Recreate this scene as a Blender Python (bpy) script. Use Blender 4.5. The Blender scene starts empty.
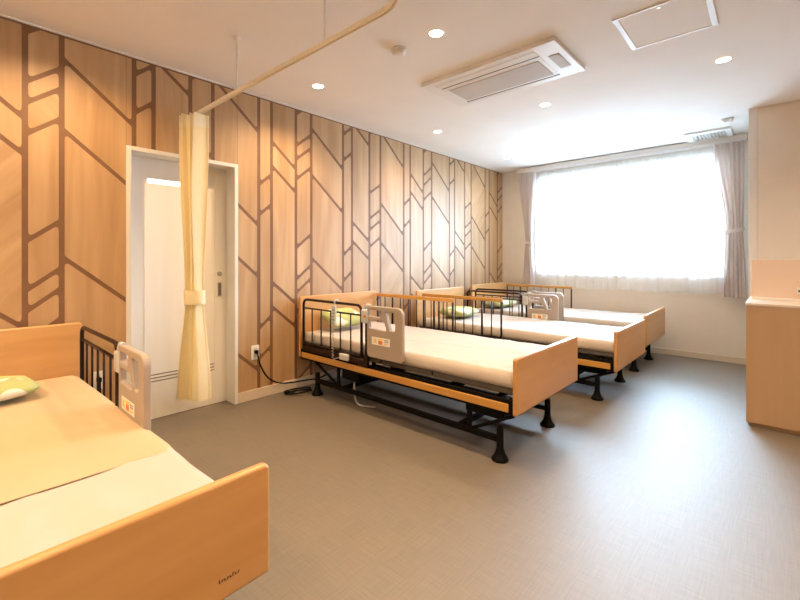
import bpy, bmesh, math, random
from mathutils import Vector, Matrix, noise
C = bpy.context.scene.collection
PI = math.pi
random.seed(7)

# ------------------------------------------------------------------ materials
def new_mat(name):
    m = bpy.data.materials.new(name); m.use_nodes = True
    nt = m.node_tree; b = nt.nodes['Principled BSDF']
    return m, nt, b

def plain(name, col, rough=0.5, metal=0.0, spec=0.5, var=0.0, scale=8.0, bump=0.0, bscale=60.0):
    m, nt, b = new_mat(name)
    b.inputs['Base Color'].default_value = (*col, 1)
    b.inputs['Roughness'].default_value = rough
    b.inputs['Metallic'].default_value = metal
    b.inputs['Specular IOR Level'].default_value = spec
    tc = nt.nodes.new('ShaderNodeTexCoord')
    if var > 0:
        n = nt.nodes.new('ShaderNodeTexNoise'); n.inputs['Scale'].default_value = scale
        n.inputs['Detail'].default_value = 4
        nt.links.new(tc.outputs['Object'], n.inputs['Vector'])
        r = nt.nodes.new('ShaderNodeValToRGB')
        r.color_ramp.elements[0].position = 0.3; r.color_ramp.elements[1].position = 0.7
        r.color_ramp.elements[0].color = (*[c * (1 - var) for c in col], 1)
        r.color_ramp.elements[1].color = (*[min(1, c * (1 + var)) for c in col], 1)
        nt.links.new(n.outputs['Fac'], r.inputs['Fac']); nt.links.new(r.outputs['Color'], b.inputs['Base Color'])
    if bump > 0:
        n = nt.nodes.new('ShaderNodeTexNoise'); n.inputs['Scale'].default_value = bscale
        nt.links.new(tc.outputs['Object'], n.inputs['Vector'])
        bp = nt.nodes.new('ShaderNodeBump'); bp.inputs['Strength'].default_value = bump
        bp.inputs['Distance'].default_value = 0.004
        nt.links.new(n.outputs['Fac'], bp.inputs['Height']); nt.links.new(bp.outputs['Normal'], b.inputs['Normal'])
    return m

def wood(name, dark, light, stretch=(1.2, 14, 14), rough=0.38, coord='Object', detail=6, big=0.5):
    """streaky grain; the long axis is the one with the small stretch value"""
    m, nt, b = new_mat(name)
    b.inputs['Roughness'].default_value = rough
    tc = nt.nodes.new('ShaderNodeTexCoord')
    mp = nt.nodes.new('ShaderNodeMapping'); mp.inputs['Scale'].default_value = stretch
    nt.links.new(tc.outputs[coord], mp.inputs['Vector'])
    n1 = nt.nodes.new('ShaderNodeTexNoise'); n1.inputs['Scale'].default_value = 1.0
    n1.inputs['Detail'].default_value = detail; n1.inputs['Distortion'].default_value = 0.6
    nt.links.new(mp.outputs['Vector'], n1.inputs['Vector'])
    n2 = nt.nodes.new('ShaderNodeTexNoise'); n2.inputs['Scale'].default_value = 0.35; n2.inputs['Detail'].default_value = 2
    nt.links.new(mp.outputs['Vector'], n2.inputs['Vector'])
    mx = nt.nodes.new('ShaderNodeMath'); mx.operation = 'MULTIPLY_ADD'
    mx.inputs[1].default_value = big
    nt.links.new(n2.outputs['Fac'], mx.inputs[0])
    ml = nt.nodes.new('ShaderNodeMath'); ml.operation = 'MULTIPLY'; ml.inputs[1].default_value = 1 - big
    nt.links.new(n1.outputs['Fac'], ml.inputs[0]); nt.links.new(ml.outputs[0], mx.inputs[2])
    r = nt.nodes.new('ShaderNodeValToRGB')
    r.color_ramp.elements[0].position = 0.33; r.color_ramp.elements[1].position = 0.66
    r.color_ramp.elements[0].color = (*dark, 1); r.color_ramp.elements[1].color = (*light, 1)
    nt.links.new(mx.outputs[0], r.inputs['Fac']); nt.links.new(r.outputs['Color'], b.inputs['Base Color'])
    return m

M = {}
M['panel'] = wood('maple_panel', (0.41, 0.235, 0.103), (0.60, 0.385, 0.205), stretch=(16, 1.3, 1), rough=0.5, coord='UV', big=0.55)
M['groove'] = wood('walnut_band', (0.185, 0.088, 0.042), (0.23, 0.115, 0.055), stretch=(6, 6, 6), rough=0.6)
M['bedwood'] = wood('beech_board', (0.52, 0.265, 0.09), (0.64, 0.35, 0.14), stretch=(1.6, 6, 14), rough=0.33)
M['strip'] = wood('amber_strip', (0.52, 0.25, 0.05), (0.60, 0.31, 0.075), stretch=(20, 1.5, 20), rough=0.35)
M['cabwood'] = wood('cabinet_laminate', (0.42, 0.275, 0.165), (0.47, 0.315, 0.195), stretch=(14, 14, 1.2), rough=0.45)
M['ceil'] = plain('ceiling_paper', (0.92, 0.90, 0.88), 0.9, spec=0.2, var=0.015, scale=3, bump=0.03, bscale=150)
M['cream'] = plain('cream_wallpaper', (0.82, 0.73, 0.62), 0.85, spec=0.2, var=0.02, scale=5, bump=0.05, bscale=120)
M['white'] = plain('white_paint', (0.80, 0.765, 0.71), 0.5, var=0.015, scale=3)
M['cornice'] = plain('cornice_paint', (0.74, 0.66, 0.56), 0.55, var=0.02)
M['base'] = plain('pale_baseboard', (0.70, 0.58, 0.45), 0.5, var=0.02)
M['door'] = wood('pale_door_leaf', (0.80, 0.76, 0.69), (0.86, 0.82, 0.76), stretch=(14, 14, 0.9), rough=0.5)
M['dark'] = plain('brown_black_steel', (0.005, 0.0035, 0.003), 0.5, spec=0.08, var=0.2, scale=10)
M['tube'] = plain('dark_brown_tube', (0.020, 0.007, 0.004), 0.35, spec=0.22, var=0.15, scale=10)
M['grooveshade'] = plain('groove_shade', (0.22, 0.18, 0.14), 0.7, var=0.05)
M['black'] = plain('black_plastic', (0.003, 0.003, 0.003), 0.4, spec=0.09, var=0.2, scale=10)
M['grey'] = plain('grey_deck', (0.085, 0.068, 0.058), 0.7, var=0.15, scale=30)
M['beige'] = plain('beige_plastic', (0.41, 0.335, 0.275), 0.45, var=0.03)
M['bedsheet'] = plain('cream_sheet', (0.52, 0.455, 0.40), 0.85, spec=0.2, var=0.02, scale=4, bump=0.4, bscale=14)
M['upperlayer'] = plain('yellow_upper_layer', (0.54, 0.40, 0.25), 0.85, spec=0.2, var=0.02, scale=4, bump=0.4, bscale=14)
M['plastic'] = plain('white_plastic', (0.86, 0.85, 0.83), 0.4, var=0.01)
M['handset'] = plain('grey_white_plastic', (0.55, 0.55, 0.55), 0.4, var=0.03)
M['acgrille'] = plain('grey_mesh', (0.58, 0.53, 0.48), 0.7, var=0.08, scale=200)
M['track'] = plain('ivory_track', (0.88, 0.79, 0.62), 0.35, var=0.02)
M['steel'] = plain('brushed_steel', (0.42, 0.38, 0.34), 0.35, metal=0.9, var=0.05)
M['alu'] = plain('white_aluminium', (0.86, 0.85, 0.84), 0.35, var=0.01)
M['counter'] = plain('white_counter', (0.68, 0.62, 0.56), 0.25, var=0.02)
M['orange'] = plain('orange_print', (0.75, 0.22, 0.06), 0.6, var=0.05)
M['yellow'] = plain('yellow_print', (0.85, 0.62, 0.15), 0.6, var=0.05)
M['ink'] = plain('dark_print', (0.05, 0.03, 0.02), 0.6, var=0.05)
M['cable'] = plain('pale_grey_cable', (0.42, 0.38, 0.36), 0.5, var=0.05)
M['dgrey'] = plain('dark_grey_plastic', (0.12, 0.11, 0.11), 0.5, var=0.05)

def cloth_mat(name, col, trans=0.35, transp=0.0, tcol=None):
    m = bpy.data.materials.new(name); m.use_nodes = True; nt = m.node_tree
    for n in list(nt.nodes): nt.nodes.remove(n)
    out = nt.nodes.new('ShaderNodeOutputMaterial')
    tc = nt.nodes.new('ShaderNodeTexCoord')
    nz = nt.nodes.new('ShaderNodeTexNoise'); nz.inputs['Scale'].default_value = 90; nz.inputs['Detail'].default_value = 3
    nt.links.new(tc.outputs['Object'], nz.inputs['Vector'])
    rp = nt.nodes.new('ShaderNodeValToRGB')
    rp.color_ramp.elements[0].color = (*[c * 0.94 for c in col], 1); rp.color_ramp.elements[1].color = (*[min(1, c * 1.05) for c in col], 1)
    nt.links.new(nz.outputs['Fac'], rp.inputs['Fac'])
    d = nt.nodes.new('ShaderNodeBsdfDiffuse'); t = nt.nodes.new('ShaderNodeBsdfTranslucent')
    nt.links.new(rp.outputs['Color'], d.inputs['Color'])
    t.inputs['Color'].default_value = (*(tcol or col), 1)
    mx = nt.nodes.new('ShaderNodeMixShader'); mx.inputs[0].default_value = trans
    nt.links.new(d.outputs[0], mx.inputs[1]); nt.links.new(t.outputs[0], mx.inputs[2])
    last = mx
    if transp > 0:
        tr = nt.nodes.new('ShaderNodeBsdfTransparent')
        m2 = nt.nodes.new('ShaderNodeMixShader'); m2.inputs[0].default_value = transp
        nt.links.new(mx.outputs[0], m2.inputs[1]); nt.links.new(tr.outputs[0], m2.inputs[2]); last = m2
    nt.links.new(last.outputs[0], out.inputs[0])
    return m
M['sheer'] = cloth_mat('white_sheer', (0.93, 0.93, 0.93), 0.52, 0.42)
M['drape'] = cloth_mat('beige_drape', (0.80, 0.71, 0.66), 0.28)
M['tie'] = cloth_mat('pale_tieback', (0.80, 0.74, 0.70), 0.15)
M['yellowcloth'] = cloth_mat('yellow_curtain', (0.93, 0.83, 0.56), 0.25, tcol=(0.95, 0.80, 0.45))
M['yellowhead'] = cloth_mat('pale_mesh_header', (0.95, 0.88, 0.68), 0.3)

def pillow_mat():
    m, nt, b = new_mat('green_print_pillow')
    b.inputs['Roughness'].default_value = 0.85
    tc = nt.nodes.new('ShaderNodeTexCoord')
    v = nt.nodes.new('ShaderNodeTexVoronoi'); v.inputs['Scale'].default_value = 6.5
    nt.links.new(tc.outputs['Object'], v.inputs['Vector'])
    r = nt.nodes.new('ShaderNodeValToRGB'); r.color_ramp.interpolation = 'CONSTANT'
    e = r.color_ramp.elements
    e[0].color = (0.72, 0.72, 0.62, 1); e[0].position = 0
    e[1].color = (0.40, 0.43, 0.16, 1); e[1].position = 0.43
    x = e.new(0.62); x.color = (0.48, 0.50, 0.18, 1)
    nt.links.new(v.outputs['Distance'], r.inputs['Fac'])
    n = nt.nodes.new('ShaderNodeTexNoise'); n.inputs['Scale'].default_value = 5
    nt.links.new(tc.outputs['Object'], n.inputs['Vector'])
    r2 = nt.nodes.new('ShaderNodeValToRGB')
    r2.color_ramp.elements[0].position = 0.52; r2.color_ramp.elements[1].position = 0.56
    nt.links.new(n.outputs['Fac'], r2.inputs['Fac'])
    mx = nt.nodes.new('ShaderNodeMix'); mx.data_type = 'RGBA'
    nt.links.new(r2.outputs['Color'], mx.inputs['Factor'])
    nt.links.new(r.outputs['Color'], mx.inputs[6]); mx.inputs[7].default_value = (0.40, 0.42, 0.17, 1)
    nt.links.new(mx.outputs[2], b.inputs['Base Color'])
    return m
M['pillow'] = pillow_mat()

def floor_mat():
    m, nt, b = new_mat('woven_vinyl_floor')
    tc = nt.nodes.new('ShaderNodeTexCoord')
    def streak(sx, sy):
        mp = nt.nodes.new('ShaderNodeMapping'); mp.inputs['Scale'].default_value = (sx, sy, 1)
        nt.links.new(tc.outputs['Object'], mp.inputs['Vector'])
        n = nt.nodes.new('ShaderNodeTexNoise'); n.inputs['Scale'].default_value = 1; n.inputs['Detail'].default_value = 3
        nt.links.new(mp.outputs['Vector'], n.inputs['Vector']); return n
    a = streak(7, 160); c = streak(160, 7); g = streak(1.2, 1.2)
    s = nt.nodes.new('ShaderNodeMath'); s.operation = 'ADD'
    nt.links.new(a.outputs['Fac'], s.inputs[0]); nt.links.new(c.outputs['Fac'], s.inputs[1])
    s2 = nt.nodes.new('ShaderNodeMath'); s2.operation = 'MULTIPLY_ADD'; s2.inputs[1].default_value = 0.25
    nt.links.new(g.outputs['Fac'], s2.inputs[0]); nt.links.new(s.outputs[0], s2.inputs[2])
    r = nt.nodes.new('ShaderNodeValToRGB')
    mr = nt.nodes.new('ShaderNodeMapRange'); mr.inputs['From Min'].default_value = 0.75; mr.inputs['From Max'].default_value = 1.5
    nt.links.new(s2.outputs[0], mr.inputs['Value']); nt.links.new(mr.outputs[0], r.inputs['Fac'])
    r.color_ramp.elements[0].color = (0.098, 0.073, 0.048, 1); r.color_ramp.elements[1].color = (0.158, 0.120, 0.082, 1)
    nt.links.new(r.outputs['Color'], b.inputs['Base Color'])
    b.inputs['Roughness'].default_value = 0.57; b.inputs['Specular IOR Level'].default_value = 1.0; b.inputs['IOR'].default_value = 1.75
    bp = nt.nodes.new('ShaderNodeBump'); bp.inputs['Strength'].default_value = 0.06; bp.inputs['Distance'].default_value = 0.002
    nt.links.new(s.outputs[0], bp.inputs['Height']); nt.links.new(bp.outputs['Normal'], b.inputs['Normal'])
    return m
M['floor'] = floor_mat()

def clear_mat(name, col, gl=0.12):
    m = bpy.data.materials.new(name); m.use_nodes = True; nt = m.node_tree
    for n in list(nt.nodes): nt.nodes.remove(n)
    out = nt.nodes.new('ShaderNodeOutputMaterial')
    fr = nt.nodes.new('ShaderNodeFresnel'); fr.inputs['IOR'].default_value = 1.45
    tr = nt.nodes.new('ShaderNodeBsdfTransparent'); tr.inputs['Color'].default_value = (*col, 1)
    g = nt.nodes.new('ShaderNodeBsdfGlossy'); g.inputs['Roughness'].default_value = 0.03
    ad = nt.nodes.new('ShaderNodeMath'); ad.operation = 'ADD'; ad.inputs[1].default_value = gl; ad.use_clamp = True
    nt.links.new(fr.outputs[0], ad.inputs[0])
    mx = nt.nodes.new('ShaderNodeMixShader')
    nt.links.new(ad.outputs[0], mx.inputs[0]); nt.links.new(tr.outputs[0], mx.inputs[1]); nt.links.new(g.outputs[0], mx.inputs[2])
    nt.links.new(mx.outputs[0], out.inputs[0]); return m
M['glass'] = clear_mat('window_glass', (0.96, 0.98, 0.98), 0.0)
M['acrylic'] = plain('rosy_panel', (0.76, 0.60, 0.50), 0.12, spec=0.6, var=0.02, scale=3)

def glow(name, col, s):
    m = bpy.data.materials.new(name); m.use_nodes = True; nt = m.node_tree
    for n in list(nt.nodes): nt.nodes.remove(n)
    out = nt.nodes.new('ShaderNodeOutputMaterial'); e = nt.nodes.new('ShaderNodeEmission')
    e.inputs['Color'].default_value = (*col, 1); e.inputs['Strength'].default_value = s
    nt.links.new(e.outputs[0], out.inputs[0]); return m
M['lamp'] = glow('downlight_glow', (1.0, 0.86, 0.66), 9)
M['slit'] = glow('lit_corridor_slit', (1.0, 0.96, 0.9), 1.3)

# ------------------------------------------------------------------ mesh helpers
def setf(fs, mi, smooth):
    for f in fs: f.material_index = mi; f.smooth = smooth

def box(bm, lo, hi, bev=0.0, mi=0, seg=2):
    vs = [bm.verts.new((x, y, z)) for x in (lo[0], hi[0]) for y in (lo[1], hi[1]) for z in (lo[2], hi[2])]
    q = [(0, 1, 3, 2), (4, 6, 7, 5), (0, 4, 5, 1), (2, 3, 7, 6), (0, 2, 6, 4), (1, 5, 7, 3)]
    fs = [bm.faces.new([vs[i] for i in f]) for f in q]
    setf(fs, mi, False)
    if bev > 0:
        es = list({e for f in fs for e in f.edges})
        r = bmesh.ops.bevel(bm, geom=es, offset=bev, segments=seg, profile=0.5, affect='EDGES')
        setf(r['faces'], mi, True)
    return fs

def fillet(pts, r, n=5):
    """round the inner corners of a polyline"""
    pts = [Vector(p) for p in pts]
    if r <= 0 or len(pts) < 3: return pts
    out = [pts[0]]
    for i in range(1, len(pts) - 1):
        p, a, b = pts[i], pts[i - 1] - pts[i], pts[i + 1] - pts[i]
        d = min(r, a.length * 0.49, b.length * 0.49)
        s, e = p + a.normalized() * d, p + b.normalized() * d
        for k in range(n + 1):
            t = k / n
            out.append(s * (1 - t) ** 2 + p * 2 * t * (1 - t) + e * t * t)
    out.append(pts[-1]); return out

def tube(bm, pts, r, seg=8, bend=0.0, mi=0, cap=True, radii=None, flat=1.0):
    pts = fillet(pts, bend)
    n = len(pts); rings = []
    up = Vector((0, 0, 1)); prev = None
    for i, p in enumerate(pts):
        t = (pts[min(i + 1, n - 1)] - pts[max(i - 1, 0)]).normalized()
        if prev is None:
            a = t.cross(up)
            if a.length < 1e-3: a = t.cross(Vector((1, 0, 0)))
        else:
            a = prev - t * prev.dot(t)
        a.normalize(); b = t.cross(a); prev = a
        rr = radii[i] if radii else r
        rings.append([bm.verts.new(p + a * (rr * math.cos(k * 2 * PI / seg)) + b * (rr * flat * math.sin(k * 2 * PI / seg))) for k in range(seg)])
    fs = []
    for i in range(n - 1):
        for k in range(seg):
            fs.append(bm.faces.new((rings[i][k], rings[i][(k + 1) % seg], rings[i + 1][(k + 1) % seg], rings[i + 1][k])))
    setf(fs, mi, True)
    if cap:
        c = [bm.faces.new(list(reversed(rings[0]))), bm.faces.new(rings[-1])]; setf(c, mi, False)

def lathe(bm, prof, c=(0, 0, 0), seg=24, mi=0):
    rings = []
    for r, z in prof:
        rings.append([bm.verts.new((c[0] + r * math.cos(k * 2 * PI / seg), c[1] + r * math.sin(k * 2 * PI / seg), c[2] + z)) for k in range(seg)])
    fs = []
    for i in range(len(prof) - 1):
        for k in range(seg):
            fs.append(bm.faces.new((rings[i][k], rings[i][(k + 1) % seg], rings[i + 1][(k + 1) % seg], rings[i + 1][k])))
    setf(fs, mi, True)
    for ring in (rings[0], rings[-1]):
        f = bm.faces.new(ring); f.material_index = mi

def prism(bm, poly, axis, a, b, bev=0.0, mi=0):
    """extrude a 2-D polygon along an axis: axis 'x' -> poly is (y,z), 'y' -> (x,z), 'z' -> (x,y)"""
    def P(u, v, w):
        return {'x': (w, u, v), 'y': (u, w, v), 'z': (u, v, w)}[axis]
    A = [bm.verts.new(P(u, v, a)) for u, v in poly]; B = [bm.verts.new(P(u, v, b)) for u, v in poly]
    n = len(poly)
    fs = [bm.faces.new(A), bm.faces.new(list(reversed(B)))]
    for i in range(n): fs.append(bm.faces.new((A[i], B[i], B[(i + 1) % n], A[(i + 1) % n])))
    setf(fs, mi, False)
    bmesh.ops.recalc_face_normals(bm, faces=fs)
    if bev > 0:
        es = [e for f in fs[:2] for e in f.edges]
        r = bmesh.ops.bevel(bm, geom=es, offset=bev, segments=3, profile=0.5, affect='EDGES')
        setf(r['faces'], mi, True)

def rrect(x0, y0, x1, y1, r, n=4):
    """rounded rectangle polygon; r is one radius or four (bl, br, tr, tl)"""
    rs = [r] * 4 if not isinstance(r, (tuple, list)) else r
    out = []
    for (cx, cy, a0), q in zip(((x0, y0, PI), (x1, y0, 1.5 * PI), (x1, y1, 0), (x0, y1, 0.5 * PI)), rs):
        sx = 1 if cx == x0 else -1; sy = 1 if cy == y0 else -1
        if q <= 0: out.append((cx, cy)); continue
        for k in range(n + 1):
            a = a0 + k / n * PI / 2
            out.append((cx + sx * q + q * math.cos(a), cy + sy * q + q * math.sin(a)))
    return out

def obj(name, bm, mats, parent=None, loc=None):
    me = bpy.data.meshes.new(name)
    bmesh.ops.recalc_face_normals(bm, faces=bm.faces[:])
    bm.to_mesh(me); bm.free()
    if not isinstance(mats, (list, tuple)): mats = [mats]
    for m in mats: me.materials.append(m)
    o = bpy.data.objects.new(name, me); C.objects.link(o)
    if parent: o.parent = parent
    if loc: o.location = loc
    return o

def tag(o, label=None, cat=None, group=None, kind=None):
    if label: o['label'] = label
    if cat: o['category'] = cat
    if group: o['group'] = group
    if kind: o['kind'] = kind
    return o

def thing(name, label, cat, loc=(0, 0, 0), group=None, rz=0):
    o = bpy.data.objects.new(name, None); C.objects.link(o)
    o.location = loc; o.rotation_euler = (0, 0, rz); o.empty_display_size = 0.1
    return tag(o, label, cat, group)

def struct(name, bm, mats, parent=None):
    o = obj(name, bm, mats, parent)
    if not parent: o['kind'] = 'structure'
    return o

def dup(root, loc, label):
    """copy a thing with its parts and their sub-parts"""
    r = root.copy(); C.objects.link(r); r.location = loc; r['label'] = label
    for ch in list(root.children):
        c = ch.copy(); C.objects.link(c); c.parent = r
        for g in list(ch.children):
            d = g.copy(); C.objects.link(d); d.parent = c
    return r

NB = bmesh.new

# ------------------------------------------------------------------ the room (metres)
YW = 3.25; XW = 6.03; H = 2.556; XB = -2.6; YR = -2.7
DX0, DX1, DZ = 0.841, 1.623, 1.942            # door opening (outer edge of its casing)

bm = NB(); box(bm, (XB - .2, YR - .2, -0.1), (XW + .2, YW + .35, 0)); struct('floor', bm, M['floor'])
bm = NB(); box(bm, (XB - .2, YR - .2, H), (XW + .2, YW + .35, H + .1)); struct('ceiling', bm, M['ceil'])

# patterned wall: dark bands between raised maple panels with rounded corners
def clip(poly, ax, val, keep_greater):
    out = []; n = len(poly)
    for i in range(n):
        a, b = poly[i], poly[(i + 1) % n]
        ia = (a[ax] >= val) == keep_greater or a[ax] == val
        ib = (b[ax] >= val) == keep_greater or b[ax] == val
        if ia: out.append(a)
        if ia != ib:
            t = (val - a[ax]) / (b[ax] - a[ax])
            out.append((a[0] + (b[0] - a[0]) * t, a[1] + (b[1] - a[1]) * t))
    return out

def fillet_closed(poly, r, n=4):
    out = []; m = len(poly)
    P = [Vector((*p, 0)) for p in poly]
    for i in range(m):
        p, a, b = P[i], P[i - 1] - P[i], P[(i + 1) % m] - P[i]
        ang = a.angle(b)
        d = min(r / math.tan(ang / 2), a.length * .45, b.length * .45)
        s, e = p + a.normalized() * d, p + b.normalized() * d
        for k in range(n + 1):
            t = k / n
            q = s * (1 - t) ** 2 + p * 2 * t * (1 - t) + e * t * t
            out.append((q.x, q.y))
    return out

def pattern_wall():
    bm = NB(); uvl = bm.loops.layers.uv.new('UVMap')
    # slab with the door opening
    yb = YW + 0.25; y0 = YW + 0.002
    for lo, hi in (((XB, y0, 0), (DX0, yb, H)), ((DX1, y0, 0), (XW, yb, H)), ((DX0, y0, DZ), (DX1, yb, H))):
        box(bm, lo, hi, mi=0)
    PX, QZ = 1.8455, 1.2225
    x0 = 0.3325                                # centre of the first band of a repeat
    bars = [0, .1685, .556, .676, .9235, 1.091, 1.478, 1.5975]
    cols = [  # rise from left band to right band, heights at the left band
        (.136, [1.278, .988, .864, .681]), (-.333, [1.193, .756]), (.107, [1.211, .949]), (-.200, [1.567, 1.371]),
        (.115, [1.887, 1.611, 1.491, 1.307]), (-.345, [1.805, 1.371]), (.104, [1.809, 1.550]), (-.211, [.982, .770])]
    cols = [(s, [z * 0.998 for z in zs]) for s, zs in cols]
    hw = 0.0145; hd = 0.0128
    rnd = random.Random(3)
    for k in range(-2, 4):
        for c in range(8):
            xa = x0 + k * PX + bars[c]
            xb = x0 + k * PX + (bars[c + 1] if c < 7 else PX)
            rise, zs = cols[c]
            allz = sorted(z + q * QZ for z in zs for q in range(-2, 3))
            sl = rise / (xb - xa); vd = hd * math.sqrt(1 + sl * sl)
            for za, zb in zip(allz, allz[1:]):
                xl, xr = xa + hw, xb - hw
                f = lambda x, z: z + sl * (x - xa)
                cell = [(xl, f(xl, za) + vd), (xr, f(xr, za) + vd), (xr, f(xr, zb) - vd), (xl, f(xl, zb) - vd)]
                if cell[3][1] <= cell[0][1] + .005: continue
                p = fillet_closed(cell, 0.017)
                for ax, v, g in ((0, XB + .01, True), (0, XW - .004, False), (1, 0.03, True), (1, H - .02, False)):
                    p = clip(p, ax, v, g) if p else p
                if len(p) < 3: continue
                pieces = []
                xs = [q[0] for q in p]
                if min(xs) < DX1 and max(xs) > DX0:
                    l = clip(p, 0, DX0, False); r = clip(p, 0, DX1 + .0, True)
                    mid = clip(clip(clip(p, 0, DX0 + .0025, True), 0, DX1 - .0025, False), 1, DZ, True)
                    pieces = [l, mid, r]
                else: pieces = [p]
                ang = rnd.choice([0, 0, 0, 0.02, -0.02]) if rnd.random() < .93 else (-.72 if rise < 0 else .6)
                ou, ov = rnd.uniform(0, 40), rnd.uniform(0, 40)
                ca, sa = math.cos(ang), math.sin(ang)
                for pc in pieces:
                    pc = [q for i, q in enumerate(pc) if (Vector(q) - Vector(pc[i - 1])).length > 1e-5]
                    if len(pc) < 3: continue
                    A = [bm.verts.new((u, YW, v)) for u, v in pc]; B = [bm.verts.new((u, YW + .004, v)) for u, v in pc]
                    n = len(pc); fs = [bm.faces.new(A)]
                    for i in range(n): fs.append(bm.faces.new((A[i], B[i], B[(i + 1) % n], A[(i + 1) % n])))
                    for fc in fs:
                        fc.material_index = 1
                        for lp in fc.loops:
                            x, z = lp.vert.co.x, lp.vert.co.z
                            lp[uvl].uv = (ca * x + sa * z + ou, -sa * x + ca * z + ov)
    me = bpy.data.meshes.new('wall_left')
    bm.to_mesh(me); bm.free()
    me.materials.append(M['groove']); me.materials.append(M['panel'])
    o = bpy.data.objects.new('wall_left', me); C.objects.link(o); o['kind'] = 'structure'
pattern_wall()

# window wall with its opening
WY0, WY1, WZ0, WZ1 = 0.46, 2.66, 0.985, 2.38
bm = NB()
box(bm, (XW, YR, 0), (XW + .2, WY0, H)); box(bm, (XW, WY1, 0), (XW + .2, YW + .25, H))
box(bm, (XW, WY0, 0), (XW + .2, WY1, WZ0)); box(bm, (XW, WY0, WZ1), (XW + .2, WY1, H))
struct('wall_window', bm, M['cream'])
bm = NB(); box(bm, (XB - .15, YR - .15, 0), (XB, YW + .25, H)); struct('wall_back', bm, M['cream'])
bm = NB(); box(bm, (XB, YR - .15, 0), (XW + .2, YR, H)); struct('wall_right', bm, M['cream'])
PXF, PYE = 5.0, 0.185
bm = NB(); box(bm, (PXF, YR, 0), (PXF + .1, PYE, H)); struct('wall_partition', bm, M['cream'])
bm = NB(); box(bm, (PXF - .006, PYE - .055, 0), (PXF + .106, PYE + .006, H - .002), 0.002); struct('trim_1', bm, M['white'])

bm = NB(); box(bm, (DX0 - .3, YW + .251, -.05), (DX1 + .3, YW + .30, H)); struct('light_stop_slab', bm, M['cream'])  # unseen slab added behind the door to stop light leaking in

# window sash
bm = NB()
fx0, fx1 = XW + .07, XW + .12
box(bm, (fx0, WY0, WZ0), (fx1, WY0 + .05, WZ1), .004); box(bm, (fx0, WY1 - .05, WZ0), (fx1, WY1, WZ1), .004)
box(bm, (fx0, WY0 + .05, WZ0), (fx1, WY1 - .05, WZ0 + .05), .004); box(bm, (fx0, WY0 + .05, WZ1 - .05), (fx1, WY1 - .05, WZ1), .004)
box(bm, (fx0, 1.535, WZ0 + .05), (fx1, 1.60, WZ1 - .05), .004)
w = struct('window_1', bm, M['alu'])
for a, b in ((WY0 + .05, 1.535), (1.60, WY1 - .05)):
    bm = NB(); box(bm, (fx0 + .02, a, WZ0 + .05), (fx0 + .026, b, WZ1 - .05)); obj('pane', bm, M['glass'], w)
bm = NB(); box(bm, (XW - .02, WY0 - .02, WZ0 - .025), (XW + .068, WY1 + .02, WZ0), .004); obj('window_sill', bm, M['white'], w)

# baseboards and cornices
def trimbox(name, lo, hi, mat, bev=.003):
    bm = NB(); box(bm, lo, hi, bev); struct(name, bm, mat)
trimbox('baseboard_left', (DX1 + .001, YW - .010, 0.0), (XW - .012, YW, .085), M['base'])
trimbox('baseboard_far_left', (XB, YW - .010, 0.0), (DX0 - .001, YW, .085), M['base'])
trimbox('baseboard_window', (XW - .010, PYE + .01, 0.0), (XW, YW - .011, .07), M['base'])
trimbox('trim_2', (XB, YW - .012, H - .011), (XW - .014, YW - .0005, H), M['cornice'])
trimbox('trim_3', (XW - .012, PYE + .01, H - .011), (XW, YW, H), M['cornice'])
trimbox('trim_4', (PXF - .014, YR, H - .018), (PXF, PYE - .056, H), M['cornice'])

# sliding door set back in the wall
d = bpy.data.objects.new('door_1', None); C.objects.link(d); d['kind'] = 'structure'; d.location = (DX0, YW, 0)
W = DX1 - DX0
bm = NB(); fw = .028
for lo, hi in (((0, -.012, 0), (fw, .17, DZ)), ((W - fw, -.012, 0), (W, .17, DZ)), ((fw, -.012, DZ - fw), (W - fw, .17, DZ))):
    box(bm, lo, hi, .002)
obj('door_frame', bm, M['white'], d)
bm = NB()
ly = .135
# leaf: stiles, header, panel with three grooves and the lit slit opening
sz0, sz1, sx0, sx1 = 1.728, 1.764, .169, .50
hx0, hx1 = fw + .001, W - fw - .001
box(bm, (hx0, ly, .004), (hx1, ly + .034, .272)); box(bm, (hx0, ly, .282), (hx1, ly + .034, .296))
box(bm, (hx0, ly, .306), (hx1, ly + .034, .320)); box(bm, (hx0, ly, .330), (hx1, ly + .034, sz0))
box(bm, (hx0, ly, sz1), (hx1, ly + .034, DZ - fw - .001)); box(bm, (hx0, ly, sz0), (sx0, ly + .034, sz1)); box(bm, (sx1, ly, sz0), (hx1, ly + .034, sz1))
box(bm, (hx0, ly - .0005, .26), (.148, ly + .033, .34)); box(bm, (.655, ly - .0005, .26), (hx1, ly + .033, .34))
box(bm, (hx0, ly + .007, .26), (hx1, ly + .03, .34), mi=1)  # dark backing: the shade inside the grooves is painted as colour
box(bm, (.148, ly - .003, .330), (.154, ly + .01, sz0)); box(bm, (.655, ly - .003, .330), (.661, ly + .01, DZ - fw - .01))
obj('door_leaf', bm, [M['door'], M['grooveshade']], d)
bm = NB(); box(bm, (sx0, ly + .012, sz0), (sx1, ly + .02, sz1)); o = obj('glazed_slit', bm, M['slit'], d); o['label'] = 'bright narrow glazed slit'
bm = NB(); prism(bm, rrect(.681, .872, .711, .985, .004), 'y', ly - .004, ly + .004)
prism(bm, rrect(.687, .880, .705, .977, .003), 'y', ly - .005, ly - .003, mi=1); obj('door_handle', bm, [M['steel'], M['dgrey']], d)
bm = NB(); v0 = len(bm.verts); prism(bm, [(.696 + .019 * math.cos(a * PI / 10), 1.055 + .019 * math.sin(a * PI / 10)) for a in range(20)], 'y', ly - .006, ly + .004, .0015)
obj('lock', bm, M['steel'], d)

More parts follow.
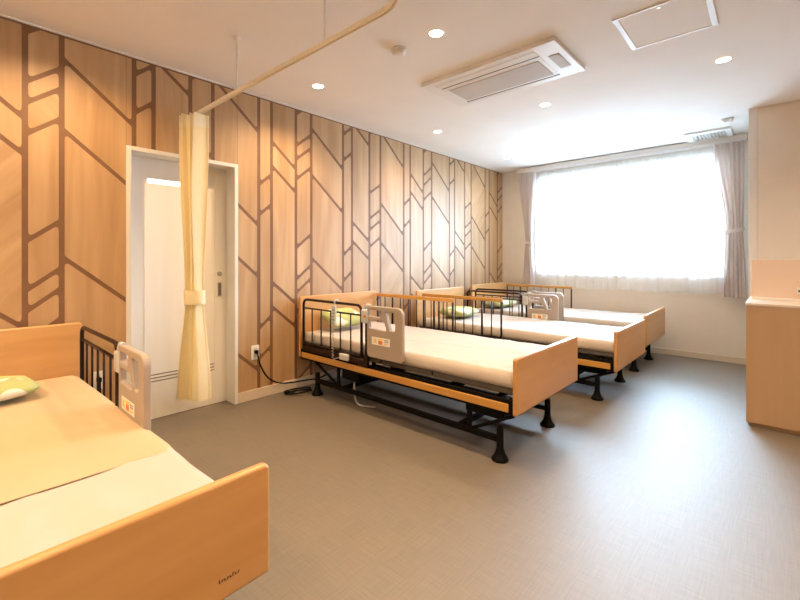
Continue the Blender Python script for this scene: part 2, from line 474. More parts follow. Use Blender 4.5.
# ------------------------------------------------------------------ beds
def shape_obj(name, outline, holes, thick, bev, mat, parent):
    """flat shape with holes in local XY, given thickness and a soft edge, as a mesh"""
    cu = bpy.data.curves.new(name, 'CURVE'); cu.dimensions = '2D'; cu.fill_mode = 'BOTH'
    cu.extrude = thick / 2 - bev; cu.bevel_depth = bev; cu.bevel_resolution = 2; cu.offset = -bev
    for poly in [outline] + holes:
        sp = cu.splines.new('POLY'); sp.points.add(len(poly) - 1); sp.use_cyclic_u = True
        for p, q in zip(sp.points, poly): p.co = (q[0], q[1], 0, 1)
    tmp = bpy.data.objects.new('tmp', cu); C.objects.link(tmp)
    dg = bpy.context.evaluated_depsgraph_get(); dg.update()
    me = bpy.data.meshes.new_from_object(tmp.evaluated_get(dg))
    bpy.data.objects.remove(tmp); bpy.data.curves.remove(cu)
    me.name = name; me.materials.clear(); me.materials.append(mat)
    o = bpy.data.objects.new(name, me); C.objects.link(o)
    if parent: o.parent = parent
    return o

def mattress_mesh(seed, x0, x1, y0, y1, z0, z1):
    bm = NB(); nx, ny = 36, 76; r = .035
    rnd = random.Random(seed); off = Vector((rnd.uniform(0, 50), rnd.uniform(0, 50), 0))
    def wr(x, y):
        ft = max(0, 1 - (y - y0) / .8)
        n = noise.noise(Vector((x * 2.2, y * 1.5, 0)) + off) * .006
        n += noise.noise(Vector((x * 9 + y * 5, y * 3 - x * 3, 2)) + off) * .006 * (.5 + ft)
        n += (1 - abs(noise.noise(Vector((x * 5 - y * 7, y * 2.5 + x * 2, 7)) + off)) * 5 if abs(noise.noise(Vector((x * 5 - y * 7, y * 2.5 + x * 2, 7)) + off)) < .2 else 0) * .004 * (.35 + ft)
        n += noise.noise(Vector((x * 22, y * 9, 5)) + off) * .0012
        return n
    def edge(t): return r - math.sqrt(max(0, r * r - (r - t) ** 2)) if t < r else 0
    g = []
    for j in range(ny + 1):
        row = []
        for i in range(nx + 1):
            u, v = i / nx, j / ny
            u = u - math.sin(4 * PI * u) * .03; v = v - math.sin(4 * PI * v) * .02
            x, y = x0 + (x1 - x0) * u, y0 + (y1 - y0) * v
            t = min(x - x0, x1 - x, y - y0, y1 - y)
            row.append(bm.verts.new((x, y, z1 - edge(max(t, 0)) + wr(x, y) * min(1, t / .03 + .1))))
        g.append(row)
    fs = [bm.faces.new((g[j][i], g[j][i + 1], g[j + 1][i + 1], g[j + 1][i])) for j in range(ny) for i in range(nx)]
    # hanging sides with a slightly wavy hem
    ring = [g[0][i] for i in range(nx + 1)] + [g[j][nx] for j in range(1, ny + 1)] + [g[ny][i] for i in range(nx - 1, -1, -1)] + [g[j][0] for j in range(ny - 1, 0, -1)]
    prev = ring; cx, cy = (x0 + x1) / 2, (y0 + y1) / 2
    for st in (.5, 1.0):
        cur = []
        for v in ring:
            w_ = noise.noise(Vector((v.co.x * 6, v.co.y * 6, st)) + off)
            px, py = v.co.x, v.co.y
            s = .008 * w_ * st
            sx = 1 if px > x1 - .002 else (-1 if px < x0 + .002 else 0); sy = 1 if py > y1 - .002 else (-1 if py < y0 + .002 else 0)
            cur.append(bm.verts.new((px + sx * s, py + sy * s, v.co.z + (z0 + w_ * .006 - v.co.z) * st)))
        n = len(ring)
        fs += [bm.faces.new((prev[i], cur[i], cur[(i + 1) % n], prev[(i + 1) % n])) for i in range(n)]
        prev = cur
    fs.append(bm.faces.new(prev))
    setf(fs, 0, True)
    return bm

def board(bm, hw, y0, y1, z0, z1, r=.02):
    prism(bm, rrect(-hw, z0, hw, z1, (.006, .006, r, r)), 'y', y0, y1, .010)

def make_bed(label, cx, yfoot, tube_side, dz=0.0, tilt=0.0, seed=1, wide=.48, mark=False, L=2.12, far_rail=True, hwf=None, rz=0.0, ly0=.125, rdz=0.0, goff=0.0):
    root = thing('hospital_bed', label, 'bed', (cx, yfoot, 0), 'adjustable hospital beds', rz)
    T = lambda o: o
    def up(o, rail=False):                                  # parts carried by the lifting frame
        m = Matrix.Translation((0, 0, dz + (rdz if rail else 0))) @ Matrix.Translation((0, .3, .5)) @ Matrix.Rotation(tilt, 4, 'X') @ Matrix.Translation((0, -.3, -.5))
        if rail and rz: m = Matrix.Translation((hw, L, 0)) @ Matrix.Rotation(-rz, 4, 'Z') @ Matrix.Translation((-hw, -L, 0)) @ m
        o.data.transform(m); return o
    hw = wide; s = tube_side
    bm = NB(); board(bm, hwf or hw, 0, .030, .287, .615); fb = up(obj('footboard', bm, M['bedwood'], root))
    if mark:
        bm = NB(); x = .362
        for k in range(8):
            h = .010 if k in (0, 5) else .0065
            box(bm, (x, -.0012, .342), (x + .0022, 0.001, .342 + h)); box(bm, (x, -.0012, .342 + (h if k % 2 else .002) - .0018), (x + .0052, 0.001, .342 + (h if k % 2 else .002)))
            x += .0078
        up(obj('maker_mark', bm, M['ink'], fb))
    bm = NB(); board(bm, hw, L - .030, L, .30, .84); up(obj('headboard', bm, M['bedwood'], root))
    # lifting frame: dark side channels with cross members
    bm = NB()
    for q in (-1, 1):
        box(bm, (q * hw - (.03 if q > 0 else -.006), .032, .285), (q * hw - (.006 if q > 0 else -.03), L - .032, .372), .003)
    for y in (.06, .55, 1.1, 1.6, L - .08): box(bm, (-hw + .03, y - .02, .30), (hw - .03, y + .02, .34), .003)
    up(obj('lifting_frame', bm, M['dark'], root))
    for q in (-1, 1):
        bm = NB(); a, b = sorted((q * (hw + .004), q * (hw - .006)))
        box(bm, (a, .055, .302), (b, L - .055, .350), .003); up(obj('side_strip', bm, M['strip'], root))
    bm = NB()
    for ya, yb in ((.038, .62), (.63, 1.10), (1.11, L - .038)): box(bm, (-hw + .03, ya, .392), (hw - .03, yb, .440), .010)
    up(obj('deck', bm, M['grey'], root))
    mt = up(obj('mattress', mattress_mesh(seed, -hw + .022, hw - .022, .036, L - .036, .436, .522), M['bedsheet'], root))
    if mark:
        bm = NB(); g = []  # thin, slightly yellower layer over the upper part of the mattress
        rnd = random.Random(5)
        for j in range(41):
            row = []
            for i in range(31):
                x = -hw + .030 + (2 * hw - .060) * i / 30; y = .53 + (L - .60) * j / 40
                e = min(i, 30 - i) / 30 * (2 * hw); z = .5345 - (max(0, .035 - e) ** 2) * 14 + noise.noise(Vector((x * 4, y * 3, 9))) * .0025
                if j < 2: z -= .009 - .005 * j
                row.append(bm.verts.new((x, y, z)))
            g.append(row)
        fs = [bm.faces.new((g[j][i], g[j][i + 1], g[j + 1][i + 1], g[j + 1][i])) for j in range(40) for i in range(30)]
        setf(fs, 0, True); o = up(obj('upper_layer', bm, M['upperlayer'], mt)); o['label'] = 'yellowish layer over the upper mattress'
    # base on the floor
    lx = (-hw + .035, hw - .245) if s < 0 else (-hw + .06, hw - .215)
    bm = NB()
    for x in lx: box(bm, (x - .016, ly0, .105), (x + .016, 1.88, .137), .003)
    for y in (.42, 1.55): box(bm, (lx[0], y - .016, .106), (lx[1], y + .016, .136), .003)
    obj('base_frame', bm, M['dark'], root)
    for x in lx:
        for y in (ly0, 1.88):
            bm = NB()
            lathe(bm, [(.050, 0), (.050, .012), (.040, .022), (.028, .045), (.021, .075), (.020, .185), (.016, .19)], (x, y, 0), 20)
            obj('leg', bm, M['black'], root)
    for x in lx:
        for y, q in ((.34, 1), (1.60, -1)):
            bm = NB()
            box(bm, (x - .008, y - .022, .12), (x + .008, y + .012, .275 + dz), .006)
            tube(bm, [(x, y - .01, .13), (x, y - .30 * q, .275 + dz)], .011, 6)
            tube(bm, [(x - .014, y - .005, .262 + dz), (x + .014, y - .005, .262 + dz)], .012, 10)
            obj('lift_link', bm, M['dark'], root)
    bm = NB(); box(bm, (lx[0] - .01, .10, .235 + dz), (lx[0] + .09, .36, .285 + dz), .01)
    obj('actuator', bm, M['black'], root)
    bm = NB(); box(bm, (lx[0] + .0, 1.36, .20 + dz), (lx[0] + .20, 1.56, .285 + dz), .012); obj('motor_box', bm, M['black'], root)
    bm = NB(); tube(bm, [(lx[0] + .09, .3, .26 + dz), (lx[1], .3, .26 + dz)], .018, 8); obj('cross_tube', bm, M['dark'], root)
    # brown tube rail beside the pillow
    sx = s * (hw - (.012 if rz else 0))
    ya, yb = L - .085, L - .085 - .755
    bm = NB()
    tube(bm, [(sx, ya, .40), (sx, ya, .820), (sx, yb, .820), (sx, yb, .40)], .011, 8, bend=.055)
    tube(bm, [(sx, ya, .745), (sx, yb, .745)], .007, 8)
    tube(bm, [(sx, ya, .432), (sx, yb, .432)], .010, 8)
    box(bm, (sx - .014, yb - .02, .372), (sx + .014, ya + .005, .415), .006)
    rl = up(obj('side_rail', bm, M['tube'], root), True)
    for k in range(1, 6):
        y = yb + (ya - yb) * k / 6
        bm = NB(); tube(bm, [(sx, y, .432), (sx, y, .745)], .0058, 8); up(obj('spindle', bm, M['tube'], rl), True)
    bm = NB()
    pv = yb - .055
    tube(bm, [(sx, pv, .37), (sx, pv, .40), (sx, pv, .44), (sx, pv, .50), (sx, pv, .73)], .01, 10, radii=[.020, .022, .018, .012, .011])
    box(bm, (sx - .016, pv - .02, .36), (sx + .016, yb + .02, .41), .005)
    up(obj('grip_post', bm, M['tube'], root), True)
    # beige swing-out grip panel
    u1 = .358
    outl = rrect(0, .445, u1, .827, (.035, .02, .05, .012), 6)
    holes = [fillet_closed([(.02, .752), (.135, .746), (.150, .796), (.02, .800)], .010),
             fillet_closed([(.022, .660), (.205, .655), (.178, .722), (.022, .724)], .012),
             fillet_closed([(.188, .794), (.238, .662), (.287, .664), (.287, .790)], .012)]
    sp = shape_obj('grip_panel', outl, holes, .030, .006, M['beige'], root)
    mm = Matrix(((0, 0, 1, sx), (-1, 0, 0, pv - .018), (0, 1, 0, 0), (0, 0, 0, 1)))
    sp.data.transform(mm); up(sp, True)
    for p in sp.data.polygons: p.use_smooth = False
    bm = NB()
    box(bm, (sx - .022, pv - .030, .690), (sx + .022, pv + .045, .795), .014, 0, 3)
    tube(bm, [(sx, pv + .028, .78), (sx, pv + .006, .826), (sx, pv - .05, .826)], .013, 8, bend=.02)
    tube(bm, [(sx - s * 0 + s * .02, pv - .005, .745), (sx + s * .026, pv - .005, .745)], .011, 12, mi=1)
    j = up(obj('pivot_joint', bm, [M['handset'], M['orange']], sp), True)
    for q in (-1, 1):
        bm = NB()
        X = sx + q * .0152; e = q * .0008
        def lb(y0_, z0_, y1_, z1_, mi, th):
            a, b = sorted((X, X + e * th)); box(bm, (a, pv - .018 - y1_, z0_), (b, pv - .018 - y0_, z1_), mi=mi)
        lb(.055, .545, .240, .602, 0, 1); lb(.075, .556, .10, .59, 1, 2); lb(.125, .553, .165, .580, 2, 2); lb(.12, .583, .17, .594, 1, 2)
        lb(.185, .575, .225, .579, 3, 2); lb(.185, .586, .225, .590, 3, 2); lb(.18, .556, .215, .566, 1, 2)
        o = up(obj('instruction_label', bm, [M['plastic'], M['yellow'], M['orange'], M['dgrey']], sp), True)
    # wood-topped rail on the other side
    if far_rail:
        gx = -sx; ya, yb = L - .05 - goff, L - .05 - goff - .965
        bm = NB()
        tube(bm, [(gx, ya, .785), (gx, ya, .425), (gx, yb, .425), (gx, yb, .785)], .0095, 8, bend=.045)
        for y in (yb + .10, ya - .10): tube(bm, [(gx, y, .36), (gx, y, .43)], .012, 8)
        gr = up(obj('guard_rail', bm, M['tube'], root))
        bm = NB(); box(bm, (gx - .014, yb - .012, .782), (gx + .014, ya + .012, .815), .006); o = up(obj('top_bar', bm, M['strip'], gr)); o['label'] = 'amber wooden top bar'
        for k in range(1, 9):
            y = yb + (ya - yb) * k / 9; r = .010 if k in (2, 7) else .0055
            bm = NB(); tube(bm, [(gx, y, .425), (gx, y, .785)], r, 8); up(obj('spindle', bm, M['tube'], gr))
    return root

BED0 = make_bed('wooden hospital bed in the foreground, cut off by the left picture edge', 0.148, 1.12, 1, -.055, 0.0, 11, .485, mark=True, far_rail=False, L=2.075, hwf=.520, rz=math.radians(1.2))
BED1 = make_bed('hospital bed nearest the door, its cable plugged into the outlet', 2.645, 1.075, -1, 0.0, 0.0, 23)
BED2 = make_bed('middle bed of the row of three, between the plugged-in bed and the window bed', 4.125, .945, 1, -.022, 0.0, 37, ly0=.172, rdz=-.03, goff=.075)
BED3 = make_bed('hospital bed farthest away, closest to the bright window', 5.352, .99, -1, -.015, 0.0, 41, rdz=-.03)

# pillows
def pillow(label, x, y, z, a=.25, b=.16, h=.075, rz=0.0, rx=0.0):
    bm = NB(); n = 22
    for sgn in (1, -1):
        g = []
        for j in range(n + 1):
            row = []
            for i in range(n + 1):
                u, v = i / n * 2 - 1, j / n * 2 - 1
                e = (1 - abs(u) ** 3.2) * (1 - abs(v) ** 3.2)
                k = 1 - .10 * (abs(u) ** 2) * (abs(v) ** 2) * .0
                pu = u * (1 - .09 * v ** 4); pv = v * (1 - .10 * u ** 4)
                z_ = h * .5 * (max(e, 0) ** .45) * sgn + noise.noise(Vector((u * 3 + x, v * 3 + y, sgn))) * .004 * (e > 0.02)
                row.append(bm.verts.new((pu * a, pv * b, z_)))
            g.append(row)
        fs = [bm.faces.new((g[j][i], g[j][i + 1], g[j + 1][i + 1], g[j + 1][i])) for j in range(n) for i in range(n)]
        setf(fs, 0, True)
    bmesh.ops.remove_doubles(bm, verts=bm.verts[:], dist=.0006)
    o = obj('pillow', bm, M['pillow']); o.location = (x, y, z); o.rotation_euler = (rx, 0, rz)
    return tag(o, label, 'pillow', 'green patterned pillows')
pillow('green patterned pillow on the foreground bed at the left picture edge', 0.075, 2.83, .537, .26, .17, .085, .1)
pillow('green and white pillow seen through the rail of the bed nearest the door', 2.53, 3.00, .634, .20, .13, .10, 0, .42)
pillow('green patterned pillow on the middle bed of the row of three', 4.06, 2.74, .568, .22, .17, .105, .05)
pillow('green patterned pillow on the bed closest to the window', 5.24, 2.86, .574, .27, .16, .105, 0)

# remote handset hung on the rail of the bed nearest the door
r = thing('bed_remote', 'grey handset hanging on the brown rail of the bed nearest the door', 'remote control', (2.150, 2.655, 0))
bm = NB(); prism(bm, rrect(-.022, .655, .022, .80, .010), 'x', -.022, -.001, .004); obj('handset', bm, M['handset'], r)
bm = NB()
for k in range(4):
    for q in (-.010, .010): box(bm, (-.0235, q - .005, .68 + k * .026), (-.021, q + .005, .692 + k * .026), .001)
obj('keypad', bm, M['dgrey'], r)
bm = NB(); tube(bm, [(-.006, 0, .795), (-.006, 0, .842), (.032, 0, .842), (.032, 0, .80)], .006, 8, bend=.012, flat=1.0); obj('hook', bm, M['handset'], r)
bm = NB()
pts = [(-.012, 0, .66)] + [(-.022 + .008 * math.cos(t * 1.6), .008 * math.sin(t * 1.6), .655 - t * .006) for t in range(48)]
pts += [(-.02, .0, .36), (-.03, -.03, .375), (-.035, -.10, .40)]
tube(bm, pts, .0028, 6); obj('cord', bm, M['cable'], r)
bm = NB(); box(bm, (-.042, -.20, .385), (-.020, -.10, .435), .006); obj('junction_box', bm, M['handset'], r)
bm = NB(); tube(bm, [(.004, -.15, .1995), (.002, -.15, .12), (.004, -.17, .014), (.02, -.26, .012), (.06, -.34, .012)], .008, 8, bend=.05)
c = obj('flex_cable', bm, M['cable']); c.location = (2.235, 2.67, 0); tag(c, 'pale grey flexible cable looping to the floor under the bed nearest the door', 'cable')

# wall outlets and the black power cable
def outlet(label, x, z, plug):
    o = thing('wall_outlet', label, 'outlet', (x, YW, z), 'white wall outlets')
    bm = NB(); prism(bm, rrect(-.036, -.06, .036, .06, .006), 'y', -.009, 0, .003); obj('cover_plate', bm, M['plastic'], o)
    for zz in (-.027, .027):
        bm = NB(); prism(bm, rrect(-.014, zz - .016, .014, zz + .016, .003), 'y', -.011, -.0085)
        for q in (-.006, .006): box(bm, (q - .001, -.0115, zz - .006), (q + .001, -.0108, zz + .006), mi=1)
        obj('socket', bm, [M['white'], M['ink']], o)
    return o
outlet('white wall outlet with a plugged-in black cable, right of the door', 1.775, .392, True)
outlet('white wall outlet behind the rail of the foreground bed', .685, .392, True)
def plug_cord(name, label, x, z, pts, r=.0065):
    t = thing(name, label, 'cable', (x, YW - .0095, z))
    bm = NB(); prism(bm, rrect(-.013, -.014, .013, .014, .005), 'y', -.032, -.0025, .004); tube(bm, [(0, -.026, 0), (0, -.038, -.012)], .008, 8); obj('plug', bm, M['black'], t)
    bm = NB(); P0 = Vector((x, YW - .0095, z))
    tube(bm, [(0, -.034, -.008)] + [tuple(Vector(p) - P0) for p in pts], r, 8, bend=.12); obj('cord', bm, M['black'], t)
    return t
plug_cord('power_cable', 'black power cable running from the outlet right of the door to the nearest row bed', 1.775, .40,
          [(1.79, 3.20, .30), (1.86, 3.205, .17), (1.97, 3.215, .095), (2.10, 3.20, .075), (2.20, 3.10, .10), (2.27, 3.04, .105), (2.33, 2.98, .15)])
plug_cord('power_cable', 'black plug and cable at the outlet behind the foreground bed', .685, .40,
          [(.686, 3.205, .30), (.68, 3.20, .16), (.67, 3.19, .02), (.60, 3.15, .01)])
bm = NB(); pts = []
for k in range(61):
    a = k / 60 * 2 * PI * 1.7
    pts.append((.11 * math.cos(a) + .015 * math.sin(k * .7), .055 * math.sin(a) + .004 * k / 60, .011 + .012 * (k / 60) * 2.4))
tube(bm, pts, .007, 8); o = obj('coiled_cord', bm, M['black']); o.location = (2.10, 3.09, 0); o.rotation_euler = (0, 0, -.25)
tag(o, 'black cord coiled on the floor by the head leg of the nearest row bed', 'cable')

# ------------------------------------------------------------------ curtains
def drape_mesh(width, center, depth, zt, zb, pleats, nz=60, nu=150, seed=0, along='y', gather=None):
    """hanging pleated cloth: width(v), center(v), depth(v) with v = 0 at the top"""
    bm = NB(); rnd = random.Random(seed); ph = rnd.uniform(0, 6)
    g = []
    for j in range(nz + 1):
        v = j / nz; row = []
        w_, c_, d_ = width(v), center(v), depth(v)
        for i in range(nu + 1):
            u = i / nu
            t = u * pleats * 2 * PI
            wob = .45 * noise.noise(Vector((u * pleats * .6, v * 1.6, seed)))
            off = d_ * math.sin(t + ph + wob * 1.5) * (.75 + .5 * noise.noise(Vector((u * pleats, 3.3, seed))))
            a = c_ + w_ * (u - .5) + w_ / pleats * .18 * math.sin(2 * t + ph) * min(1, 12 * u, 12 * (1 - u))
            z = zt + (zb - zt) * v
            row.append(bm.verts.new((off, a, z) if along == 'y' else (a, off, z)))
        g.append(row)
    fs = [bm.faces.new((g[j][i], g[j][i + 1], g[j + 1][i + 1], g[j + 1][i])) for j in range(nz) for i in range(nu)]
    setf(fs, 0, True)
    return bm

def ss(a, b, t):
    t = max(0, min(1, (t - a) / (b - a))); return t * t * (3 - 2 * t)

XR = 5.935                                       # the plane the drapes hang in
# rail box under the ceiling
t = thing('curtain_rail', 'long white double curtain rail above the bright window', 'curtain rail', (0, 0, 0))
bm = NB(); box(bm, (XR - .05, .235, 2.495), (XR + .06, 2.93, 2.545), .004); obj('rail_cover', bm, M['white'], t)
bm = NB(); box(bm, (XR - .045, .24, 2.476), (XR - .025, 2.92, 2.4945), .003); box(bm, (XR + .025, .24, 2.476), (XR + .045, 2.92, 2.4945), .003); obj('runner_track', bm, M['alu'], t)
for y in (.45, 1.0, 1.55, 2.1, 2.65):
    bm = NB(); box(bm, (XR + .0605, y - .012, 2.50), (XW - .001, y + .012, 2.535), .003); obj('bracket', bm, M['white'], t)

def sheer(y0, y1, label, seed):
    w_ = y1 - y0
    bm = drape_mesh(lambda v: w_, lambda v: (y0 + y1) / 2, lambda v: .012 + .012 * ss(0, .3, v), 2.474, .775, w_ * 7.5, 40, 220, seed)
    o = obj('sheer_curtain', bm, M['sheer']); o.location = (XR + .035, 0, 0)
    tag(o, label, 'curtain', 'white sheer curtains')
    bm = NB()                                     # stitched hem
    return o
sheer(1.556, 2.66, 'white sheer curtain over the half of the window nearer the patterned wall', 4)
sheer(.44, 1.555, 'white sheer curtain over the half of the window nearer the partition', 5)

def side_drape(yc_top, w_top, yc_tie, w_tie, yc_bot, w_bot, ztie, zb, label, seed, zt=2.474):
    vt = (zt - ztie) / (zt - zb)
    def width(v): return w_top + (w_tie - w_top) * ss(.02, vt, v) if v < vt else w_tie + (w_bot - w_tie) * ss(vt, 1, v) ** .6
    def cent(v): return yc_top + (yc_tie - yc_top) * ss(0.02, vt, v) if v < vt else yc_tie + (yc_bot - yc_tie) * ss(vt, 1, v)
    t = thing('drape', label, 'curtain', (XR - .035, 0, 0), 'beige drapes beside the window')
    bm = drape_mesh(width, cent, lambda v: .036 + .006 * ss(0, .4, v) - .014 * math.exp(-((v - vt) / .05) ** 2), zt, zb, 5.5, 60, 140, seed)
    obj('drape_cloth', bm, M['drape'], t)
    bm = NB(); n = 28; ring = []
    for k in range(n):
        a = k * 2 * PI / n
        ring.append([bm.verts.new((.040 * math.cos(a), yc_tie + (w_tie / 2 + .012) * math.sin(a), ztie + zz + .018 * math.sin(a) * (1 if yc_tie > 1.5 else -1))) for zz in (-.022, -.008, .008, .022)])
    fs = [bm.faces.new((ring[k][i], ring[(k + 1) % n][i], ring[(k + 1) % n][i + 1], ring[k][i + 1])) for k in range(n) for i in range(3)]
    setf(fs, 0, True); obj('tieback', bm, M['tie'], t)
    return t
side_drape(2.76, .24, 2.735, .095, 2.735, .16, 1.42, .76, 'beige pleated drape tied back on the side of the patterned wall', 8)
side_drape(.395, .27, .345, .15, .345, .20, 1.49, .755, 'beige pleated drape tied back against the partition edge', 9)

# track for the privacy curtain
t = thing('privacy_curtain_track', 'ivory suspended curtain track bending near the top picture edge', 'curtain track', (0, 0, 0))
zc = 2.214
pts = [(1.235, YW - .002, zc), (1.237, 2.6, zc), (1.252, 1.26, zc)]
pts += [(1.062 + .19 * math.cos(a), 1.235 + .19 * math.sin(a), zc) for a in [-k * PI / 2 / 8 for k in range(9)]]
pts += [(-.7, 1.045, zc)]
bm = NB()
P = [Vector(p) for p in pts]; rings = []
for i, p in enumerate(P):
    d_ = (P[min(i + 1, len(P) - 1)] - P[max(i - 1, 0)]).normalized(); n_ = d_.cross(Vector((0, 0, 1))).normalized()
    rings.append([bm.verts.new(p + n_ * a + Vector((0, 0, b))) for a, b in ((-.011, -.011), (-.004, -.011), (-.004, -.006), (.004, -.006), (.004, -.011), (.011, -.011), (.011, .011), (-.011, .011))])
for i in range(len(P) - 1):
    for k in range(8): bm.faces.new((rings[i][k], rings[i][(k + 1) % 8], rings[i + 1][(k + 1) % 8], rings[i + 1][k]))
bm.faces.new(rings[0]); bm.faces.new(rings[-1])
obj('rail', bm, M['track'], t)
for x, y in ((1.239, 2.49), (1.248, 1.62), (-.2, 1.045)):
    bm = NB(); tube(bm, [(x, y, zc + .0115), (x, y, H - .03)], .0055, 10)
    lathe(bm, [(.007, -.04), (.009, -.035), (.010, -.02), (.022, -.006), (.022, -.0005)], (x, y, H), 20)
    obj('hanger_rod', bm, M['plastic'], t)

# yellow privacy curtain bunched at the wall end of the track
t = thing('privacy_curtain', 'yellow privacy curtain tied in a bundle in front of the white door', 'curtain', (1.222, 3.085, 0))
zt, zb, ztie = 2.196, .185, .905
vt = (zt - ztie) / (zt - zb)
def yw(v): return .185 + (.135 - .185) * ss(.1, vt, v) if v < vt else .135 + .10 * ss(vt, 1, v) ** .8
def yd(v): return .100 + (.060 - .100) * ss(.1, vt, v) if v < vt else .058 + .055 * ss(vt, 1, v) ** .8
bm = drape_mesh(yw, lambda v: 0.0, yd, zt, zb, 3.5, 70, 160, 2)
for f in bm.faces:
    if f.calc_center_median().z > zt - .10: f.material_index = 1
obj('curtain_cloth', bm, [M['yellowcloth'], M['yellowhead']], t)
bm = NB(); n = 32; ring = []
for k in range(n):
    a = k * 2 * PI / n
    ring.append([bm.verts.new((.068 * math.cos(a), .080 * math.sin(a), ztie + zz)) for zz in (-.05, -.046, .046, .05)])
fs = [bm.faces.new((ring[k][i], ring[(k + 1) % n][i], ring[(k + 1) % n][i + 1], ring[k][i + 1])) for k in range(n) for i in range(3)]
setf(fs, 0, True); obj('tieback', bm, M['yellowcloth'], t)
bm = NB()
for k in range(6):
    y = -.065 + k * .026
    tube(bm, [(0.014, y, zt - .01), (0.014, y, zc - .0115)], .0035, 6)
obj('hook', bm, M['plastic'], t)

# ------------------------------------------------------------------ ceiling fittings
def ac_unit():
    x0, x1, y0, y1 = 2.545, 3.105, 1.015, 2.075
    t = thing('ceiling_air_conditioner', 'large flat white air conditioner panel in the middle of the ceiling', 'air conditioner', ((x0 + x1) / 2, (y0 + y1) / 2, H))
    a, b = (x1 - x0) / 2, (y1 - y0) / 2
    bm = NB()
    for lo, hi in (((-a, -b, -.030), (a, -b + .16, 0)), ((-a, b - .10, -.030), (a, b, 0)), ((-a, -b + .16, -.030), (-a + .13, b - .10, 0)), ((a - .055, -b + .16, -.030), (a, b - .10, 0)),
                   ((-a + .145, -b + .16, -.030), (a - .07, b - .10, -.0))): box(bm, lo, hi, .003)
    obj('panel', bm, M['plastic'], t)
    for x, wd_ in ((-a + .13, .013), (a - .07, .010)):
        bm = NB(); box(bm, (x + .001, -b + .16, -.029), (x + wd_, b - .10, -.004)); o = obj('louver_slot', bm, M['ink'], t); o['label'] = 'dark air slot'
    bm = NB(); box(bm, (-a + .055, -b + .155, -.033), (-a + .125, b - .095, -.0305), .001); obj('louver', bm, M['white'], t)
    bm = NB(); box(bm, (-a + .19, -b + .19, -.034), (a - .10, b - .13, -.0305), .001)
    obj('intake_grille', bm, M['acgrille'], t)
    bm = NB(); box(bm, (-.10, -b + .045, -.0335), (.12, -b + .115, -.0305), .001); obj('indicator_plate', bm, M['acgrille'], t)
ac_unit()
t = thing('ceiling_ventilator', 'small square white vent with a grey grille, near the window ceiling', 'vent', (5.72, .555, H))
bm = NB()
for lo, hi in (((-.215, -.205, -.022), (.215, -.15, 0)), ((-.215, .15, -.022), (.215, .205, 0)), ((-.215, -.15, -.022), (-.15, .15, 0)), ((.15, -.15, -.022), (.215, .15, 0))): box(bm, lo, hi, .003)
obj('frame', bm, M['plastic'], t)
bm = NB()
for k in range(10): box(bm, (-.149, -.143 + k * .031, -.018), (.149, -.131 + k * .031, -.004))
box(bm, (-.149, -.149, -.004), (.149, .149, -.001)); obj('grille', bm, M['acgrille'], t)

t = thing('ceiling_hatch', 'square access hatch with a bright white frame near the top picture edge', 'hatch', (2.835, .478, H))
bm = NB(); q = .228
for lo, hi in (((-q, -q, -.007), (q, -q + .030, 0)), ((-q, q - .030, -.007), (q, q, 0)), ((-q, -q + .030, -.007), (-q + .016, q - .030, 0)), ((q - .016, -q + .030, -.007), (q, q - .030, 0))): box(bm, lo, hi, .002)
obj('frame', bm, M['alu'], t)
bm = NB(); box(bm, (-q + .018, -q + .032, -.004), (q - .018, q - .032, -.0005)); obj('hatch_panel', bm, M['ceil'], t)
bm = NB(); lathe(bm, [(.009, -.0065), (.009, -.0042)], (-q + .035, .0, 0), 16); obj('latch', bm, M['steel'], t)

def detector(x, y, label):
    t = thing('smoke_detector', label, 'smoke detector', (x, y, H), 'ceiling smoke detectors')
    bm = NB(); lathe(bm, [(.050, -.012), (.052, -.010), (.052, -.0005)], (0, 0, 0), 28); obj('base', bm, M['plastic'], t)
    bm = NB(); lathe(bm, [(.012, -.040), (.030, -.038), (.040, -.030), (.040, -.022), (.046, -.020), (.046, -.0125)], (0, 0, 0), 28); obj('sensor_head', bm, M['plastic'], t)
    return t
detector(2.03, 1.845, 'round smoke detector on the ceiling between the curtain track and the air conditioner')
detector(5.205, .358, 'round smoke detector on the ceiling beside the small grey vent')

# downlights
def downlight(x, y, label):
    t = thing('downlight', label, 'ceiling light', (x, y, H), 'recessed ceiling downlights')
    bm = NB()
    n = 28; prof = [(.0405, -.0015), (.044, -.005), (.052, -.004), (.053, -.0005)]
    rings = [[bm.verts.new((r_ * math.cos(k * 2 * PI / n), r_ * math.sin(k * 2 * PI / n), z)) for k in range(n)] for r_, z in prof]
    fs = [bm.faces.new((rings[i][k], rings[i][(k + 1) % n], rings[i + 1][(k + 1) % n], rings[i + 1][k])) for i in range(3) for k in range(n)]
    setf(fs, 0, True); obj('trim_ring', bm, M['plastic'], t)
    bm = NB(); lathe(bm, [(.041, -.003), (.041, -.001)], (0, 0, 0), 28); obj('diffuser', bm, M['lamp'], t)
    return t
LIGHTS = [
    (2.034, 1.543, 'round recessed downlight nearest the bent curtain track and the smoke detector'),
    (2.023, 2.712, 'round recessed downlight beside the patterned wall, nearest the yellow curtain'),
    (3.609, 2.718, 'round recessed downlight beside the patterned wall, second from the yellow curtain'),
    (3.625, 1.533, 'round recessed downlight just past the big air conditioner'),
    (3.638, 0.272, 'round recessed downlight beyond the square ceiling hatch'),
    (5.197, 2.715, 'small downlight in the ceiling corner by the patterned wall and the window'),
    (5.206, 0.558, 'pale downlight just in front of the small grey ceiling vent'),
    (5.172, 1.529, 'pale downlight in the ceiling near the middle of the window')]
HID = [(.445, 2.713), (.445, 1.54), (2.03, .27), (.445, .27), (-1.14, 2.713), (-1.14, 1.54), (-1.14, .27), (.445, -1.3), (2.03, -1.3), (3.63, -1.3)]  # lamps out of view: grid carried on, plus a row added as warm fill
proto = None
pos = []
